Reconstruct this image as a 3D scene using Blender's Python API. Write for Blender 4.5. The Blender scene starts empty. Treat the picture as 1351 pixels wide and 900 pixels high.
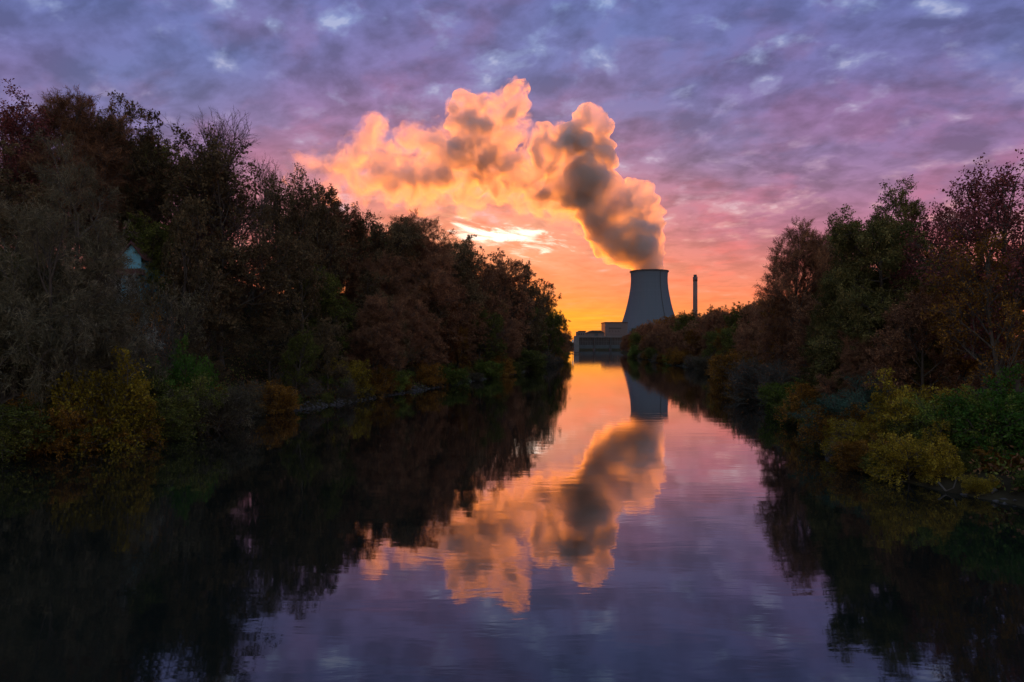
import bpy, bmesh, math, random
import numpy as np
from mathutils import Vector, noise

scene = bpy.context.scene
COL = scene.collection
R = math.radians

# ------------------------------------------------------------------ camera
EYE = 9.0            # metres above the water
F = 900.67           # focal length in photo pixels (24 mm on 36 mm, 1351 px wide)
cam_d = bpy.data.cameras.new('camera')
cam_d.lens = 24.0
cam_d.sensor_width = 36.0
cam_d.clip_start = 0.1
cam_d.clip_end = 30000
cam = bpy.data.objects.new('camera', cam_d)
COL.objects.link(cam)
cam.location = (0, 0, EYE)
cam.rotation_euler = (R(90), 0, 0)
scene.camera = cam

# ------------------------------------------------------------------ light
SUN_BEAR = R(-2.3)   # to the left of straight ahead
SUN_ELEV = R(1.6)
sun_d = bpy.data.lights.new('sun', 'SUN')
sun_d.energy = 4.5
sun_d.angle = R(0.6)
sun_d.color = (1.0, 0.24, 0.0)
sun = bpy.data.objects.new('sun', sun_d)
COL.objects.link(sun)
sv = Vector((math.sin(SUN_BEAR) * math.cos(SUN_ELEV), math.cos(SUN_BEAR) * math.cos(SUN_ELEV), math.sin(SUN_ELEV)))
sun.rotation_euler = sv.to_track_quat('Z', 'Y').to_euler()

scene.view_settings.view_transform = 'Standard'
scene.view_settings.look = 'None'
scene.view_settings.exposure = 0.0
scene.view_settings.gamma = 1.0
scene.view_settings.use_curve_mapping = False
scene.cycles.use_denoising = True
scene.cycles.use_adaptive_sampling = True
scene.cycles.adaptive_threshold = 0.02
scene.cycles.max_bounces = 10
scene.cycles.diffuse_bounces = 3
scene.cycles.glossy_bounces = 3
scene.cycles.transmission_bounces = 3
scene.cycles.volume_bounces = 4
scene.cycles.transparent_max_bounces = 16
scene.cycles.sample_clamp_indirect = 4.0
scene.cycles.caustics_reflective = False
scene.cycles.caustics_refractive = False


class NT:
    """small helper that wires shader nodes"""
    def __init__(self, tree):
        self.t = tree
        self.n = tree.nodes
        self.l = tree.links
        self.n.clear()

    def node(self, typ, **kw):
        nd = self.n.new(typ)
        for k, v in kw.items():
            setattr(nd, k, v)
        return nd

    def put(self, sock, v):
        if isinstance(v, bpy.types.NodeSocket):
            self.l.new(v, sock)
        elif v is not None:
            if isinstance(v, (tuple, list)) and sock.type == 'RGBA' and len(v) == 3:
                v = (*v, 1.0)
            sock.default_value = v

    def math(self, op, a, b=None, c=None, clamp=False):
        nd = self.node('ShaderNodeMath', operation=op, use_clamp=clamp)
        for i, v in enumerate((a, b, c)):
            if v is not None:
                self.put(nd.inputs[i], v)
        return nd.outputs[0]

    def vmath(self, op, a, b=None):
        nd = self.node('ShaderNodeVectorMath', operation=op)
        self.put(nd.inputs[0], a)
        if b is not None:
            self.put(nd.inputs[1], b)
        return nd.outputs[0]

    def ramp(self, fac, stops, interp='LINEAR'):
        nd = self.node('ShaderNodeValToRGB')
        cr = nd.color_ramp
        cr.interpolation = interp
        while len(cr.elements) > 1:
            cr.elements.remove(cr.elements[-1])
        cr.elements[0].position = stops[0][0]
        cr.elements[0].color = (*stops[0][1], 1)
        for p, c in stops[1:]:
            e = cr.elements.new(p)
            e.color = (*c, 1)
        self.put(nd.inputs[0], fac)
        return nd.outputs[0]

    def mix(self, fac, a, b, blend='MIX'):
        nd = self.node('ShaderNodeMix', data_type='RGBA', blend_type=blend)
        nd.clamp_factor = True
        self.put(nd.inputs[0], fac)
        self.put(nd.inputs[6], a)
        self.put(nd.inputs[7], b)
        return nd.outputs[2]

    def maprange(self, v, a, b, c, d, smooth=False):
        nd = self.node('ShaderNodeMapRange')
        if smooth:
            nd.interpolation_type = 'SMOOTHSTEP'
        for i, x in enumerate((v, a, b, c, d)):
            self.put(nd.inputs[i], x)
        return nd.outputs[0]

    def noise(self, vec, scale, detail=4, rough=0.5, dist=0.0, lac=2.0):
        nd = self.node('ShaderNodeTexNoise')
        if vec is not None:
            self.put(nd.inputs['Vector'], vec)
        nd.inputs['Scale'].default_value = scale
        nd.inputs['Detail'].default_value = detail
        nd.inputs['Roughness'].default_value = rough
        nd.inputs['Distortion'].default_value = dist
        nd.inputs['Lacunarity'].default_value = lac
        return nd.outputs[0]

    def comb(self, x, y, z):
        nd = self.node('ShaderNodeCombineXYZ')
        for i, v in enumerate((x, y, z)):
            self.put(nd.inputs[i], v)
        return nd.outputs[0]

    def gauss(self, *terms):
        """exp(-sum((v-c)^2/w^2))"""
        tot = None
        for v, c, w in terms:
            q = self.math('DIVIDE', self.math('SUBTRACT', v, c), w)
            q = self.math('MULTIPLY', q, q)
            tot = q if tot is None else self.math('ADD', tot, q)
        return self.math('EXPONENT', self.math('MULTIPLY', tot, -1.0))


# ------------------------------------------------------------------ sky
world = bpy.data.worlds.new('World')
scene.world = world
world.use_nodes = True


def build_sky():
    k = NT(world.node_tree)
    tc = k.node('ShaderNodeTexCoord')
    d = k.vmath('NORMALIZE', tc.outputs['Generated'])
    sep = k.node('ShaderNodeSeparateXYZ')
    k.l.new(d, sep.inputs[0])
    x, y, z = sep.outputs
    az = k.math('ARCTAN2', x, y)
    za = k.math('ABSOLUTE', z)
    # toward the sunset and away from it
    toward = k.ramp(za, [(0.0, (1.0, 0.30, 0.022)), (0.030, (1.0, 0.33, 0.028)), (0.045, (1.0, 0.29, 0.045)), (0.075, (1.0, 0.245, 0.070)),
                         (0.13, (0.95, 0.245, 0.115)), (0.20, (0.70, 0.225, 0.19)), (0.27, (0.40, 0.168, 0.28)), (0.36, (0.21, 0.150, 0.345)),
                         (0.45, (0.155, 0.152, 0.375)), (0.52, (0.14, 0.15, 0.36)), (0.75, (0.24, 0.25, 0.42)), (1.0, (0.24, 0.27, 0.44))])
    away = k.ramp(za, [(0.0, (1.0, 0.26, 0.09)), (0.05, (0.90, 0.235, 0.12)), (0.09, (0.70, 0.195, 0.165)), (0.15, (0.39, 0.150, 0.25)),
                       (0.24, (0.270, 0.145, 0.310)), (0.34, (0.172, 0.140, 0.345)), (0.45, (0.118, 0.145, 0.375)), (0.52, (0.12, 0.14, 0.36)),
                       (0.75, (0.24, 0.25, 0.42)), (1.0, (0.24, 0.27, 0.44))])
    g_az = k.gauss((az, R(-4.0), 0.31))
    base = k.mix(g_az, away, toward)
    # unseen sky behind the camera, made bright and warm to lift the trees
    back = k.ramp(za, [(0.0, (0.68, 0.52, 0.47)), (0.3, (0.57, 0.48, 0.48)), (0.6, (0.42, 0.38, 0.45)), (1.0, (0.24, 0.26, 0.40))])
    fb = k.maprange(y, -0.35, 0.45, 0.0, 1.0, True)
    base = k.mix(fb, back, base)
    # yellow glow on the horizon where the sun went down
    gl = k.gauss((az, R(4.5), 0.11), (z, 0.034, 0.017))
    st0 = k.noise(k.comb(k.math('MULTIPLY', az, 9.0), k.math('MULTIPLY', z, 130.0), 3.0), 1.0, 4, 0.55)
    gl = k.math('MULTIPLY', gl, k.maprange(st0, 0.35, 0.65, 0.25, 1.15))
    base = k.mix(k.math('MULTIPLY', gl, 0.75, clamp=True), base, (1.0, 0.41, 0.025))

    # layer of broken clouds, laid out on a plane high above the ground
    zz = k.math('POWER', k.math('ADD', k.math('MAXIMUM', z, 0.0), 0.03), 0.40)
    px = k.math('DIVIDE', x, zz)
    py = k.math('DIVIDE', y, zz)
    # slight skew so that the rolls run obliquely
    pc = k.comb(k.math('ADD', k.math('MULTIPLY', px, 0.85), k.math('MULTIPLY', py, 0.05)), k.math('ADD', py, k.math('MULTIPLY', px, 0.10)), k.math('MULTIPLY', zz, 1.5))
    wob = k.node('ShaderNodeTexNoise')
    k.l.new(pc, wob.inputs['Vector'])
    wob.inputs['Scale'].default_value = 5.0
    wob.inputs['Detail'].default_value = 2
    pw = k.vmath('ADD', pc, k.vmath('MULTIPLY', k.vmath('SUBTRACT', wob.outputs['Color'], (0.5, 0.5, 0.5)), (0.06, 0.06, 0.06)))
    n1 = k.noise(pw, 12.0, 4, 0.5)
    n2 = k.noise(k.vmath('ADD', pw, (7.3, 1.9, 4.0)), 27.0, 4, 0.55)
    n3 = k.noise(k.vmath('ADD', pc, (21.0, 5.0, 2.0)), 2.2, 3, 0.5)
    n4 = k.noise(k.vmath('ADD', pw, (3.0, 31.0, 9.0)), 6.0, 5, 0.55)
    lump = k.math('ADD', k.math('MULTIPLY', n1, 0.60), k.math('MULTIPLY', n2, 0.40))
    con = k.maprange(za, 0.04, 0.22, 0.35, 1.0)
    vo = k.node('ShaderNodeTexVoronoi')
    vo.feature = 'F1'
    vo.inputs['Scale'].default_value = 13.0
    k.put(vo.inputs['Vector'], k.vmath('ADD', pw, k.vmath('MULTIPLY', k.vmath('SUBTRACT', wob.outputs['Color'], (0.5, 0.5, 0.5)), (0.12, 0.12, 0.12))))
    cell = vo.outputs['Distance']
    lump = k.math('ADD', lump, k.math('MULTIPLY', k.math('SUBTRACT', cell, 0.36), 0.16))
    tone = k.math('ADD', k.maprange(za, 0.16, 0.26, 1.0, 0.95, True), k.math('MULTIPLY', con, k.maprange(lump, 0.39, 0.61, -0.21, 0.26)))
    # blue-grey versus mauve patches
    side = k.maprange(k.math('ABSOLUTE', k.math('SUBTRACT', az, 0.10)), 0.15, 0.75, 0.0, 0.40, True)
    bf = k.math('ADD', k.maprange(n3, 0.38, 0.62, 0.12, 0.62, True), k.math('MULTIPLY', side, k.maprange(za, 0.20, 0.40, 0.0, 1.0, True)), clamp=True)
    bf = k.math('MULTIPLY', bf, k.maprange(za, 0.14, 0.26, 0.0, 1.0, True))
    blue = k.mix(bf, base, k.mix(1.0, base, (0.66, 1.16, 1.12), 'MULTIPLY'))
    pink = k.mix(k.math('MULTIPLY', k.maprange(n4, 0.47, 0.62, 0.0, 1.0, True), 0.60), blue, k.mix(1.0, blue, (1.30, 0.94, 0.88), 'MULTIPLY'))
    col = k.mix(1.0, pink, k.comb(tone, tone, tone), 'MULTIPLY')
    # thin places where paler sky shines through
    n5 = k.noise(k.vmath('ADD', pw, (11.0, 17.0, 0.0)), 14.0, 4, 0.55)
    n6 = k.noise(k.vmath('ADD', pc, (1.0, 47.0, 5.0)), 2.6, 3, 0.5)
    thr = k.math('SUBTRACT', k.maprange(n6, 0.36, 0.64, 0.655, 0.575), k.math('MULTIPLY', k.math('SUBTRACT', cell, 0.36), 0.08))
    gv = k.math('SUBTRACT', k.math('ADD', k.math('MULTIPLY', n5, 0.72), k.math('MULTIPLY', n1, 0.28)), thr)
    halo = k.maprange(gv, -0.09, 0.08, 0.0, 1.0, True)
    core = k.maprange(gv, 0.015, 0.085, 0.0, 1.0, True)
    gapc = k.ramp(za, [(0.0, (1.0, 0.50, 0.30)), (0.14, (0.95, 0.50, 0.42)), (0.22, (0.60, 0.38, 0.52)), (0.34, (0.38, 0.42, 0.66)), (0.45, (0.34, 0.50, 0.80)),
                       (1.0, (0.3, 0.45, 0.8))])
    gapc = k.mix(fb, (0.10, 0.13, 0.26), gapc)
    gf = k.maprange(za, 0.05, 0.16, 0.10, 1.0)
    col = k.mix(k.math('MULTIPLY', k.math('MULTIPLY', halo, gf), 0.50), col, gapc)
    gapw = k.mix(fb, (0.2, 0.25, 0.4), k.mix(0.45, gapc, (0.85, 0.75, 0.82)))
    col = k.mix(k.math('MULTIPLY', k.math('MULTIPLY', core, gf), 0.42), col, gapw)
    # the bright break in the clouds low above the left wood
    a0, z0 = math.atan2(664 - 675.5, F), 0.153
    az2 = k.math('SUBTRACT', az, a0)
    zt = k.math('ADD', z, k.math('MULTIPLY', az2, 0.13))
    st = k.noise(k.comb(k.math('MULTIPLY', az, 17.0), k.math('MULTIPLY', zt, 75.0), 1.7), 1.0, 7, 0.62, 0.5)
    hole = k.gauss((az2, 0.0, 0.105), (zt, z0, 0.021))
    hole = k.maprange(k.math('ADD', hole, k.math('MULTIPLY', k.math('SUBTRACT', st, 0.5), 3.2)), 0.50, 1.15, 0.0, 1.0, True)
    hole = k.math('MULTIPLY', hole, k.gauss((az2, 0.0, 0.19), (zt, z0, 0.040)))
    around = k.gauss((az2, 0.01, 0.17), (zt, z0, 0.05))
    col = k.mix(k.math('MULTIPLY', around, k.maprange(st, 0.35, 0.65, 0.15, 0.85)), col, (1.0, 0.44, 0.27))
    col = k.mix(hole, col, (1.7, 1.35, 1.10))
    bg = k.node('ShaderNodeBackground')
    k.put(bg.inputs[0], col)
    bg.inputs[1].default_value = 1.0
    # clear-air sky with the same sun behind the clouds
    sky = k.node('ShaderNodeTexSky')
    sky.sky_type = 'NISHITA'
    sky.sun_disc = False
    sky.sun_elevation = SUN_ELEV
    sky.sun_rotation = SUN_BEAR
    bg2 = k.node('ShaderNodeBackground')
    k.l.new(sky.outputs[0], bg2.inputs[0])
    bg2.inputs[1].default_value = 0.012
    add = k.node('ShaderNodeAddShader')
    k.l.new(bg.outputs[0], add.inputs[0])
    k.l.new(bg2.outputs[0], add.inputs[1])
    out = k.node('ShaderNodeOutputWorld')
    k.l.new(add.outputs[0], out.inputs[0])


build_sky()


# ------------------------------------------------------------------ materials
def new_mat(name):
    m = bpy.data.materials.new(name)
    m.use_nodes = True
    return m, NT(m.node_tree)


def solid(name, col, rough=0.8, var=0.25, scale=0.6, spec=0.3, bump=0.0):
    m, k = new_mat(name)
    geo = k.node('ShaderNodeNewGeometry')
    n = k.noise(geo.outputs['Position'], scale, 6, 0.6)
    f = k.maprange(n, 0.3, 0.7, 1.0 - var, 1.0 + var)
    c = k.mix(1.0, col, k.comb(f, f, f), 'MULTIPLY')
    b = k.node('ShaderNodeBsdfPrincipled')
    k.put(b.inputs['Base Color'], c)
    b.inputs['Roughness'].default_value = rough
    b.inputs['Specular IOR Level'].default_value = spec
    if bump:
        bp = k.node('ShaderNodeBump')
        bp.inputs['Distance'].default_value = bump
        k.l.new(n, bp.inputs['Height'])
        k.l.new(bp.outputs[0], b.inputs['Normal'])
    o = k.node('ShaderNodeOutputMaterial')
    k.l.new(b.outputs[0], o.inputs[0])
    return m


def leaf_mat(name, c1, c2, c3, transl=0.30):
    """leaves: colour varies from leaf to leaf, from spray to spray and from plant to plant"""
    m, k = new_mat(name)
    geo = k.node('ShaderNodeNewGeometry')
    tc = k.node('ShaderNodeTexCoord')
    oi = k.node('ShaderNodeObjectInfo')
    rpi = geo.outputs['Random Per Island']
    cl = k.noise(k.vmath('ADD', tc.outputs['Object'], k.comb(k.math('MULTIPLY', oi.outputs['Random'], 40.0), 0.0, 0.0)), 0.55, 3, 0.6)
    f = k.math('ADD', k.math('MULTIPLY', rpi, 0.5), k.maprange(cl, 0.34, 0.66, 0.0, 0.5))
    c = k.ramp(f, [(0.0, c1), (0.5, c2), (1.0, c3)])
    v = k.maprange(oi.outputs['Random'], 0.0, 1.0, 0.75, 1.25)
    c = k.mix(1.0, c, k.comb(v, v, v), 'MULTIPLY')
    df = k.node('ShaderNodeBsdfDiffuse')
    k.put(df.inputs[0], c)
    tr = k.node('ShaderNodeBsdfTranslucent')
    k.put(tr.inputs[0], k.mix(1.0, c, (1.3, 1.0, 0.7), 'MULTIPLY'))
    ms = k.node('ShaderNodeMixShader')
    ms.inputs[0].default_value = transl
    k.l.new(df.outputs[0], ms.inputs[1])
    k.l.new(tr.outputs[0], ms.inputs[2])
    o = k.node('ShaderNodeOutputMaterial')
    k.l.new(ms.outputs[0], o.inputs[0])
    return m


M = {}
M['bark'] = solid('bark', (0.085, 0.066, 0.058), 0.9, 0.4, 2.5)
M['pale_bark'] = solid('pale_bark', (0.11, 0.095, 0.085), 0.9, 0.4, 2.0)
M['twig_red'] = solid('twig_red', (0.10, 0.066, 0.062), 0.85, 0.3, 0.7)
M['twig_grey'] = solid('twig_grey', (0.10, 0.085, 0.072), 0.85, 0.3, 0.7)
M['leaf_olive'] = leaf_mat('leaf_olive', (0.048, 0.043, 0.027), (0.149, 0.127, 0.084), (0.330, 0.271, 0.190))
M['leaf_silver'] = leaf_mat('leaf_silver', (0.094, 0.094, 0.082), (0.269, 0.269, 0.246), (0.564, 0.564, 0.524))
M['leaf_brown'] = leaf_mat('leaf_brown', (0.078, 0.038, 0.026), (0.239, 0.118, 0.074), (0.533, 0.276, 0.144))
M['leaf_dark'] = leaf_mat('leaf_dark', (0.043, 0.033, 0.020), (0.139, 0.101, 0.060), (0.327, 0.219, 0.119))
M['leaf_rust'] = leaf_mat('leaf_rust', (0.057, 0.018, 0.008), (0.176, 0.057, 0.018), (0.347, 0.152, 0.043))
M['leaf_plum'] = leaf_mat('leaf_plum', (0.065, 0.021, 0.025), (0.178, 0.057, 0.062), (0.363, 0.129, 0.116))
M['leaf_amber'] = leaf_mat('leaf_amber', (0.082, 0.035, 0.009), (0.247, 0.119, 0.024), (0.566, 0.288, 0.064))
M['leaf_yellow'] = leaf_mat('leaf_yellow', (0.074, 0.054, 0.009), (0.270, 0.191, 0.027), (0.620, 0.465, 0.068))
M['leaf_green'] = leaf_mat('leaf_green', (0.035, 0.054, 0.012), (0.115, 0.170, 0.035), (0.372, 0.396, 0.093))
M['leaf_bright'] = leaf_mat('leaf_bright', (0.028, 0.075, 0.018), (0.065, 0.14, 0.028), (0.13, 0.20, 0.045))
M['leaf_moss'] = leaf_mat('leaf_moss', (0.032, 0.038, 0.011), (0.114, 0.130, 0.036), (0.335, 0.322, 0.084))
M['leaf_blue'] = leaf_mat('leaf_blue', (0.05, 0.10, 0.08), (0.08, 0.15, 0.12), (0.11, 0.19, 0.15))
M['leaf_conifer'] = leaf_mat('leaf_conifer', (0.036, 0.038, 0.016), (0.117, 0.111, 0.043), (0.310, 0.232, 0.087), 0.2)
M['concrete'] = solid('concrete', (0.30, 0.33, 0.34), 0.9, 0.08, 0.05)
M['dark_steel'] = solid('dark_steel', (0.05, 0.05, 0.06), 0.6, 0.2, 0.3)
M['gate_steel'] = solid('gate_steel', (0.055, 0.07, 0.09), 0.6, 0.2, 0.3)
M['pale_concrete'] = solid('pale_concrete', (0.15, 0.13, 0.14), 0.9, 0.1, 0.2)
M['pier_concrete'] = solid('pier_concrete', (0.15, 0.145, 0.16), 0.9, 0.15, 0.2)
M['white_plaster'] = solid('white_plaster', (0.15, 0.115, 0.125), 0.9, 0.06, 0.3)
M['sky_tint_plaster'] = solid('sky_tint_plaster', (0.25, 0.58, 0.78), 0.9, 0.15, 1.5)  # white house wall with the blue of the sky light put into its colour
M['roof_tile'] = solid('roof_tile', (0.16, 0.07, 0.07), 0.85, 0.3, 3.0)
M['flat_roof'] = solid('flat_roof', (0.07, 0.05, 0.05), 0.9, 0.2, 0.3)
M['window_dark'] = solid('window_dark', (0.03, 0.03, 0.04), 0.25, 0.2, 0.3, 0.5)
M['rock'] = solid('rock', (0.07, 0.06, 0.065), 0.9, 0.4, 1.5)
M['wet_wood'] = solid('wet_wood', (0.05, 0.04, 0.035), 0.6, 0.3, 2.0)
M['white_paint'] = solid('white_paint', (0.8, 0.8, 0.8), 0.6, 0.05, 1.0)


# ------------------------------------------------------------------ mesh helpers
def link(name, me, mat=None, parent=None, smooth=False):
    if mat is not None:
        me.materials.append(mat)
    if smooth:
        me.polygons.foreach_set('use_smooth', [True] * len(me.polygons))
    o = bpy.data.objects.new(name, me)
    COL.objects.link(o)
    if parent is not None:
        o.parent = parent
    return o


def tag(o, label=None, cat=None, group=None, kind=None):
    for key, v in (('label', label), ('category', cat), ('group', group), ('kind', kind)):
        if v:
            o[key] = v
    return o


def empty(name, loc, rz=0.0):
    o = bpy.data.objects.new(name, None)
    COL.objects.link(o)
    o.location = loc
    o.rotation_euler = (0, 0, rz)
    return o


def np_mesh(name, V, Q):
    """mesh from vertex array (n,3) and quad array (m,4) or tri array (m,3)"""
    me = bpy.data.meshes.new(name)
    V = np.asarray(V, dtype=np.float32)
    Q = np.asarray(Q, dtype=np.int32)
    me.vertices.add(len(V))
    me.vertices.foreach_set('co', V.ravel())
    k = Q.shape[1]
    me.loops.add(Q.size)
    me.loops.foreach_set('vertex_index', Q.ravel())
    me.polygons.add(len(Q))
    me.polygons.foreach_set('loop_start', np.arange(0, Q.size, k, dtype=np.int32))
    me.update(calc_edges=True)
    me.validate()
    return me


class MB:
    """collects boxes, prisms and lathes into one mesh"""
    def __init__(self):
        self.bm = bmesh.new()

    def box(self, x0, x1, y0, y1, z0, z1):
        v = [self.bm.verts.new(p) for p in ((x0, y0, z0), (x1, y0, z0), (x1, y1, z0), (x0, y1, z0), (x0, y0, z1), (x1, y0, z1), (x1, y1, z1), (x0, y1, z1))]
        for f in ((3, 2, 1, 0), (4, 5, 6, 7), (0, 1, 5, 4), (1, 2, 6, 5), (2, 3, 7, 6), (3, 0, 4, 7)):
            self.bm.faces.new([v[i] for i in f])
        return self

    def prism(self, prof, y0, y1):
        """profile in x,z pushed along y"""
        a = [self.bm.verts.new((p[0], y0, p[1])) for p in prof]
        b = [self.bm.verts.new((p[0], y1, p[1])) for p in prof]
        n = len(prof)
        self.bm.faces.new(a)
        self.bm.faces.new(b[::-1])
        for i in range(n):
            self.bm.faces.new((a[i], b[i], b[(i + 1) % n], a[(i + 1) % n]))
        return self

    def lathe(self, prof, n=48, closed=False):
        """profile of (radius, z); closed joins last to first"""
        rings = []
        for r, z in prof:
            rings.append([self.bm.verts.new((r * math.cos(2 * math.pi * i / n), r * math.sin(2 * math.pi * i / n), z)) for i in range(n)])
        m = len(rings)
        for j in range(m if closed else m - 1):
            A, B = rings[j], rings[(j + 1) % m]
            for i in range(n):
                self.bm.faces.new((A[i], A[(i + 1) % n], B[(i + 1) % n], B[i]))
        return rings

    def tube(self, pts, r0, r1, n=6):
        pts = [Vector(p) for p in pts]
        rings = []
        for i, p in enumerate(pts):
            t = (pts[min(i + 1, len(pts) - 1)] - pts[max(i - 1, 0)]).normalized()
            a = t.orthogonal().normalized()
            b = t.cross(a)
            r = r0 + (r1 - r0) * i / (len(pts) - 1)
            rings.append([self.bm.verts.new(p + (a * math.cos(q) + b * math.sin(q)) * r) for q in [2 * math.pi * s / n for s in range(n)]])
        for A, B in zip(rings, rings[1:]):
            for i in range(n):
                self.bm.faces.new((A[i], A[(i + 1) % n], B[(i + 1) % n], B[i]))
        self.bm.faces.new(rings[0][::-1])
        self.bm.faces.new(rings[-1])
        return self

    def build(self, name, mat, parent=None, smooth=False):
        bmesh.ops.recalc_face_normals(self.bm, faces=self.bm.faces[:])
        me = bpy.data.meshes.new(name)
        self.bm.to_mesh(me)
        self.bm.free()
        return link(name, me, mat, parent, smooth)


def ux(px, d):
    return (px - 675.5) / F * d


def uz(py, d):
    return EYE - (py - 450.0) / F * d


# ------------------------------------------------------------------ terrain and river
LY = np.array([-400, 0, 40, 52, 61, 81, 98, 142, 198, 289, 400, 506, 675, 900, 1500, 9000.])
LX = np.array([-60, -47, -42, -39.2, -33.5, -31, -24.4, -12, 3, 20, 33, 43, 56, 78, 120, 700.])
RY = np.array([-400, 0, 25, 37, 45, 52, 60, 77, 119, 202, 289, 400, 506, 675, 900, 1500, 9000.])
RX = np.array([60, 37, 31, 28, 24.5, 24.2, 27, 32, 44, 59, 62, 71, 80, 112, 150, 230, 900.])


def smooth(t):
    t = np.clip(t, 0, 1)
    return t * t * (3 - 2 * t)


def height(x, y):
    x = np.asarray(x, dtype=float)
    y = np.asarray(y, dtype=float)
    sl = (np.interp(y, LY, LX) - x) * 0.97
    sr = (x - np.interp(y, RY, RX)) * 0.97
    hill = 16.5 * smooth((430 - y) / 220) + 2.0
    wob = 0.8 * np.sin(x * 0.11 + y * 0.07) + 0.6 * np.sin(x * 0.05 - y * 0.13 + 1.0)
    left = 1.0 * smooth(sl / 2.2) + 0.06 * np.clip(sl, 0, 3) + hill * smooth((sl - 2.5) / 32) + wob * smooth((sl - 2) / 15)
    right = 1.1 * smooth(sr / 1.8) + 1.0 * smooth((sr - 2) / 10) + 0.35 * wob * smooth((sr - 2) / 15)
    bed = -0.35 * np.clip(-np.maximum(sl, sr), 0, 9)
    h = np.where(sl > 0, left, np.where(sr > 0, right, bed))
    dist = np.clip((y - 690) / 40, 0, 1)
    h = np.where(y > 690, h * (1 - dist) + dist * (3.0 + 0 * h), h)
    # unseen ridge added far behind the left wood to shade the banks
    shade_ridge = 128 * np.exp(-((y - 3000) / 520.0) ** 2) * smooth((150 - x) / 130.0)
    return h + shade_ridge


def build_ground():
    xs = np.concatenate([[-9000, -5000, -3000, -1800, -1100, -700, -450, -320, -240, -190], np.arange(-160, 161, 2.5),
                         [180, 210, 250, 300, 380, 500, 700, 1000, 1600, 2600, 5000, 9000]])
    ys = np.concatenate([[-3000, -1500, -700, -400, -250, -160, -110], np.arange(-80, 330, 2.5), np.arange(330, 700, 8), np.arange(700, 800, 12),
                         [850, 950, 1100, 1300, 1600, 1900, 2150, 2300, 2450, 2600, 2750, 2900, 3050, 3200, 3400, 3600, 3900, 4300, 5000, 7000, 12000]])
    X, Y = np.meshgrid(xs, ys)
    Z = height(X, Y)
    V = np.stack([X, Y, Z], -1).reshape(-1, 3)
    nx, ny = len(xs), len(ys)
    idx = np.arange(nx * ny).reshape(ny, nx)
    Q = np.stack([idx[:-1, :-1], idx[:-1, 1:], idx[1:, 1:], idx[1:, :-1]], -1).reshape(-1, 4)
    m, k = new_mat('forest_floor')
    geo = k.node('ShaderNodeNewGeometry')
    n = k.noise(geo.outputs['Position'], 0.35, 8, 0.65)
    c = k.ramp(n, [(0.3, (0.020, 0.016, 0.012)), (0.5, (0.045, 0.034, 0.022)), (0.7, (0.06, 0.055, 0.028))])
    b = k.node('ShaderNodeBsdfDiffuse')
    k.put(b.inputs[0], c)
    o = k.node('ShaderNodeOutputMaterial')
    k.l.new(b.outputs[0], o.inputs[0])
    g = link('ground', np_mesh('ground', V, Q), m, smooth=True)
    tag(g, 'dark leaf-strewn ground rising as a slope on the left river bank', 'ground', kind='structure')


build_ground()


def build_water():
    m, k = new_mat('river_water')
    geo = k.node('ShaderNodeNewGeometry')
    pos = geo.outputs['Position']
    sep = k.node('ShaderNodeSeparateXYZ')
    k.l.new(pos, sep.inputs[0])
    x, y, _ = sep.outputs
    p1 = k.comb(k.math('MULTIPLY', x, 0.30), y, 0.0)
    w1 = k.noise(p1, 0.55, 3, 0.55, 0.6)            # long soft undulation
    w2 = k.noise(k.vmath('ADD', p1, (13.0, 5.0, 0.0)), 2.6, 3, 0.55, 0.3)  # ripples
    calm = k.noise(k.comb(k.math('MULTIPLY', x, 0.35), k.math('MULTIPLY', y, 0.6), 4.0), 0.07, 3, 0.6)
    amp = k.maprange(calm, 0.45, 0.66, 0.35, 1.6, True)
    hgt = k.math('ADD', k.math('MULTIPLY', w1, 1.0), k.math('MULTIPLY', k.math('MULTIPLY', w2, amp), 0.16))
    bp = k.node('ShaderNodeBump')
    bp.inputs['Strength'].default_value = 1.0
    bp.inputs['Distance'].default_value = 0.0065
    k.l.new(hgt, bp.inputs['Height'])
    lw = k.node('ShaderNodeLayerWeight')
    lw.inputs['Blend'].default_value = 0.5
    k.l.new(bp.outputs[0], lw.inputs['Normal'])
    fr = k.ramp(lw.outputs['Facing'], [(0.0, (.03,) * 3), (0.50, (.12,) * 3), (0.60, (.21,) * 3), (0.72, (.37,) * 3), (0.79, (.52,) * 3), (0.88, (.80,) * 3), (1.0, (.98,) * 3)])
    fac = fr
    gl = k.node('ShaderNodeBsdfGlossy')
    gl.inputs['Color'].default_value = (0.92, 0.92, 0.95, 1)
    gl.inputs['Roughness'].default_value = 0.03
    k.l.new(bp.outputs[0], gl.inputs['Normal'])
    df = k.node('ShaderNodeBsdfDiffuse')
    df.inputs['Color'].default_value = (0.006, 0.010, 0.009, 1)
    ms = k.node('ShaderNodeMixShader')
    k.put(ms.inputs[0], fac)
    k.l.new(df.outputs[0], ms.inputs[1])
    k.l.new(gl.outputs[0], ms.inputs[2])
    o = k.node('ShaderNodeOutputMaterial')
    k.l.new(ms.outputs[0], o.inputs[0])
    V = [(-70, -390, 0), (170, -390, 0), (170, 705, 0), (-70, 705, 0)]
    w = link('river', np_mesh('river', V, [(0, 1, 2, 3)]), m)
    tag(w, 'calm dark river mirroring the sunset sky between two wooded banks', 'river', kind='structure')


build_water()


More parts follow.
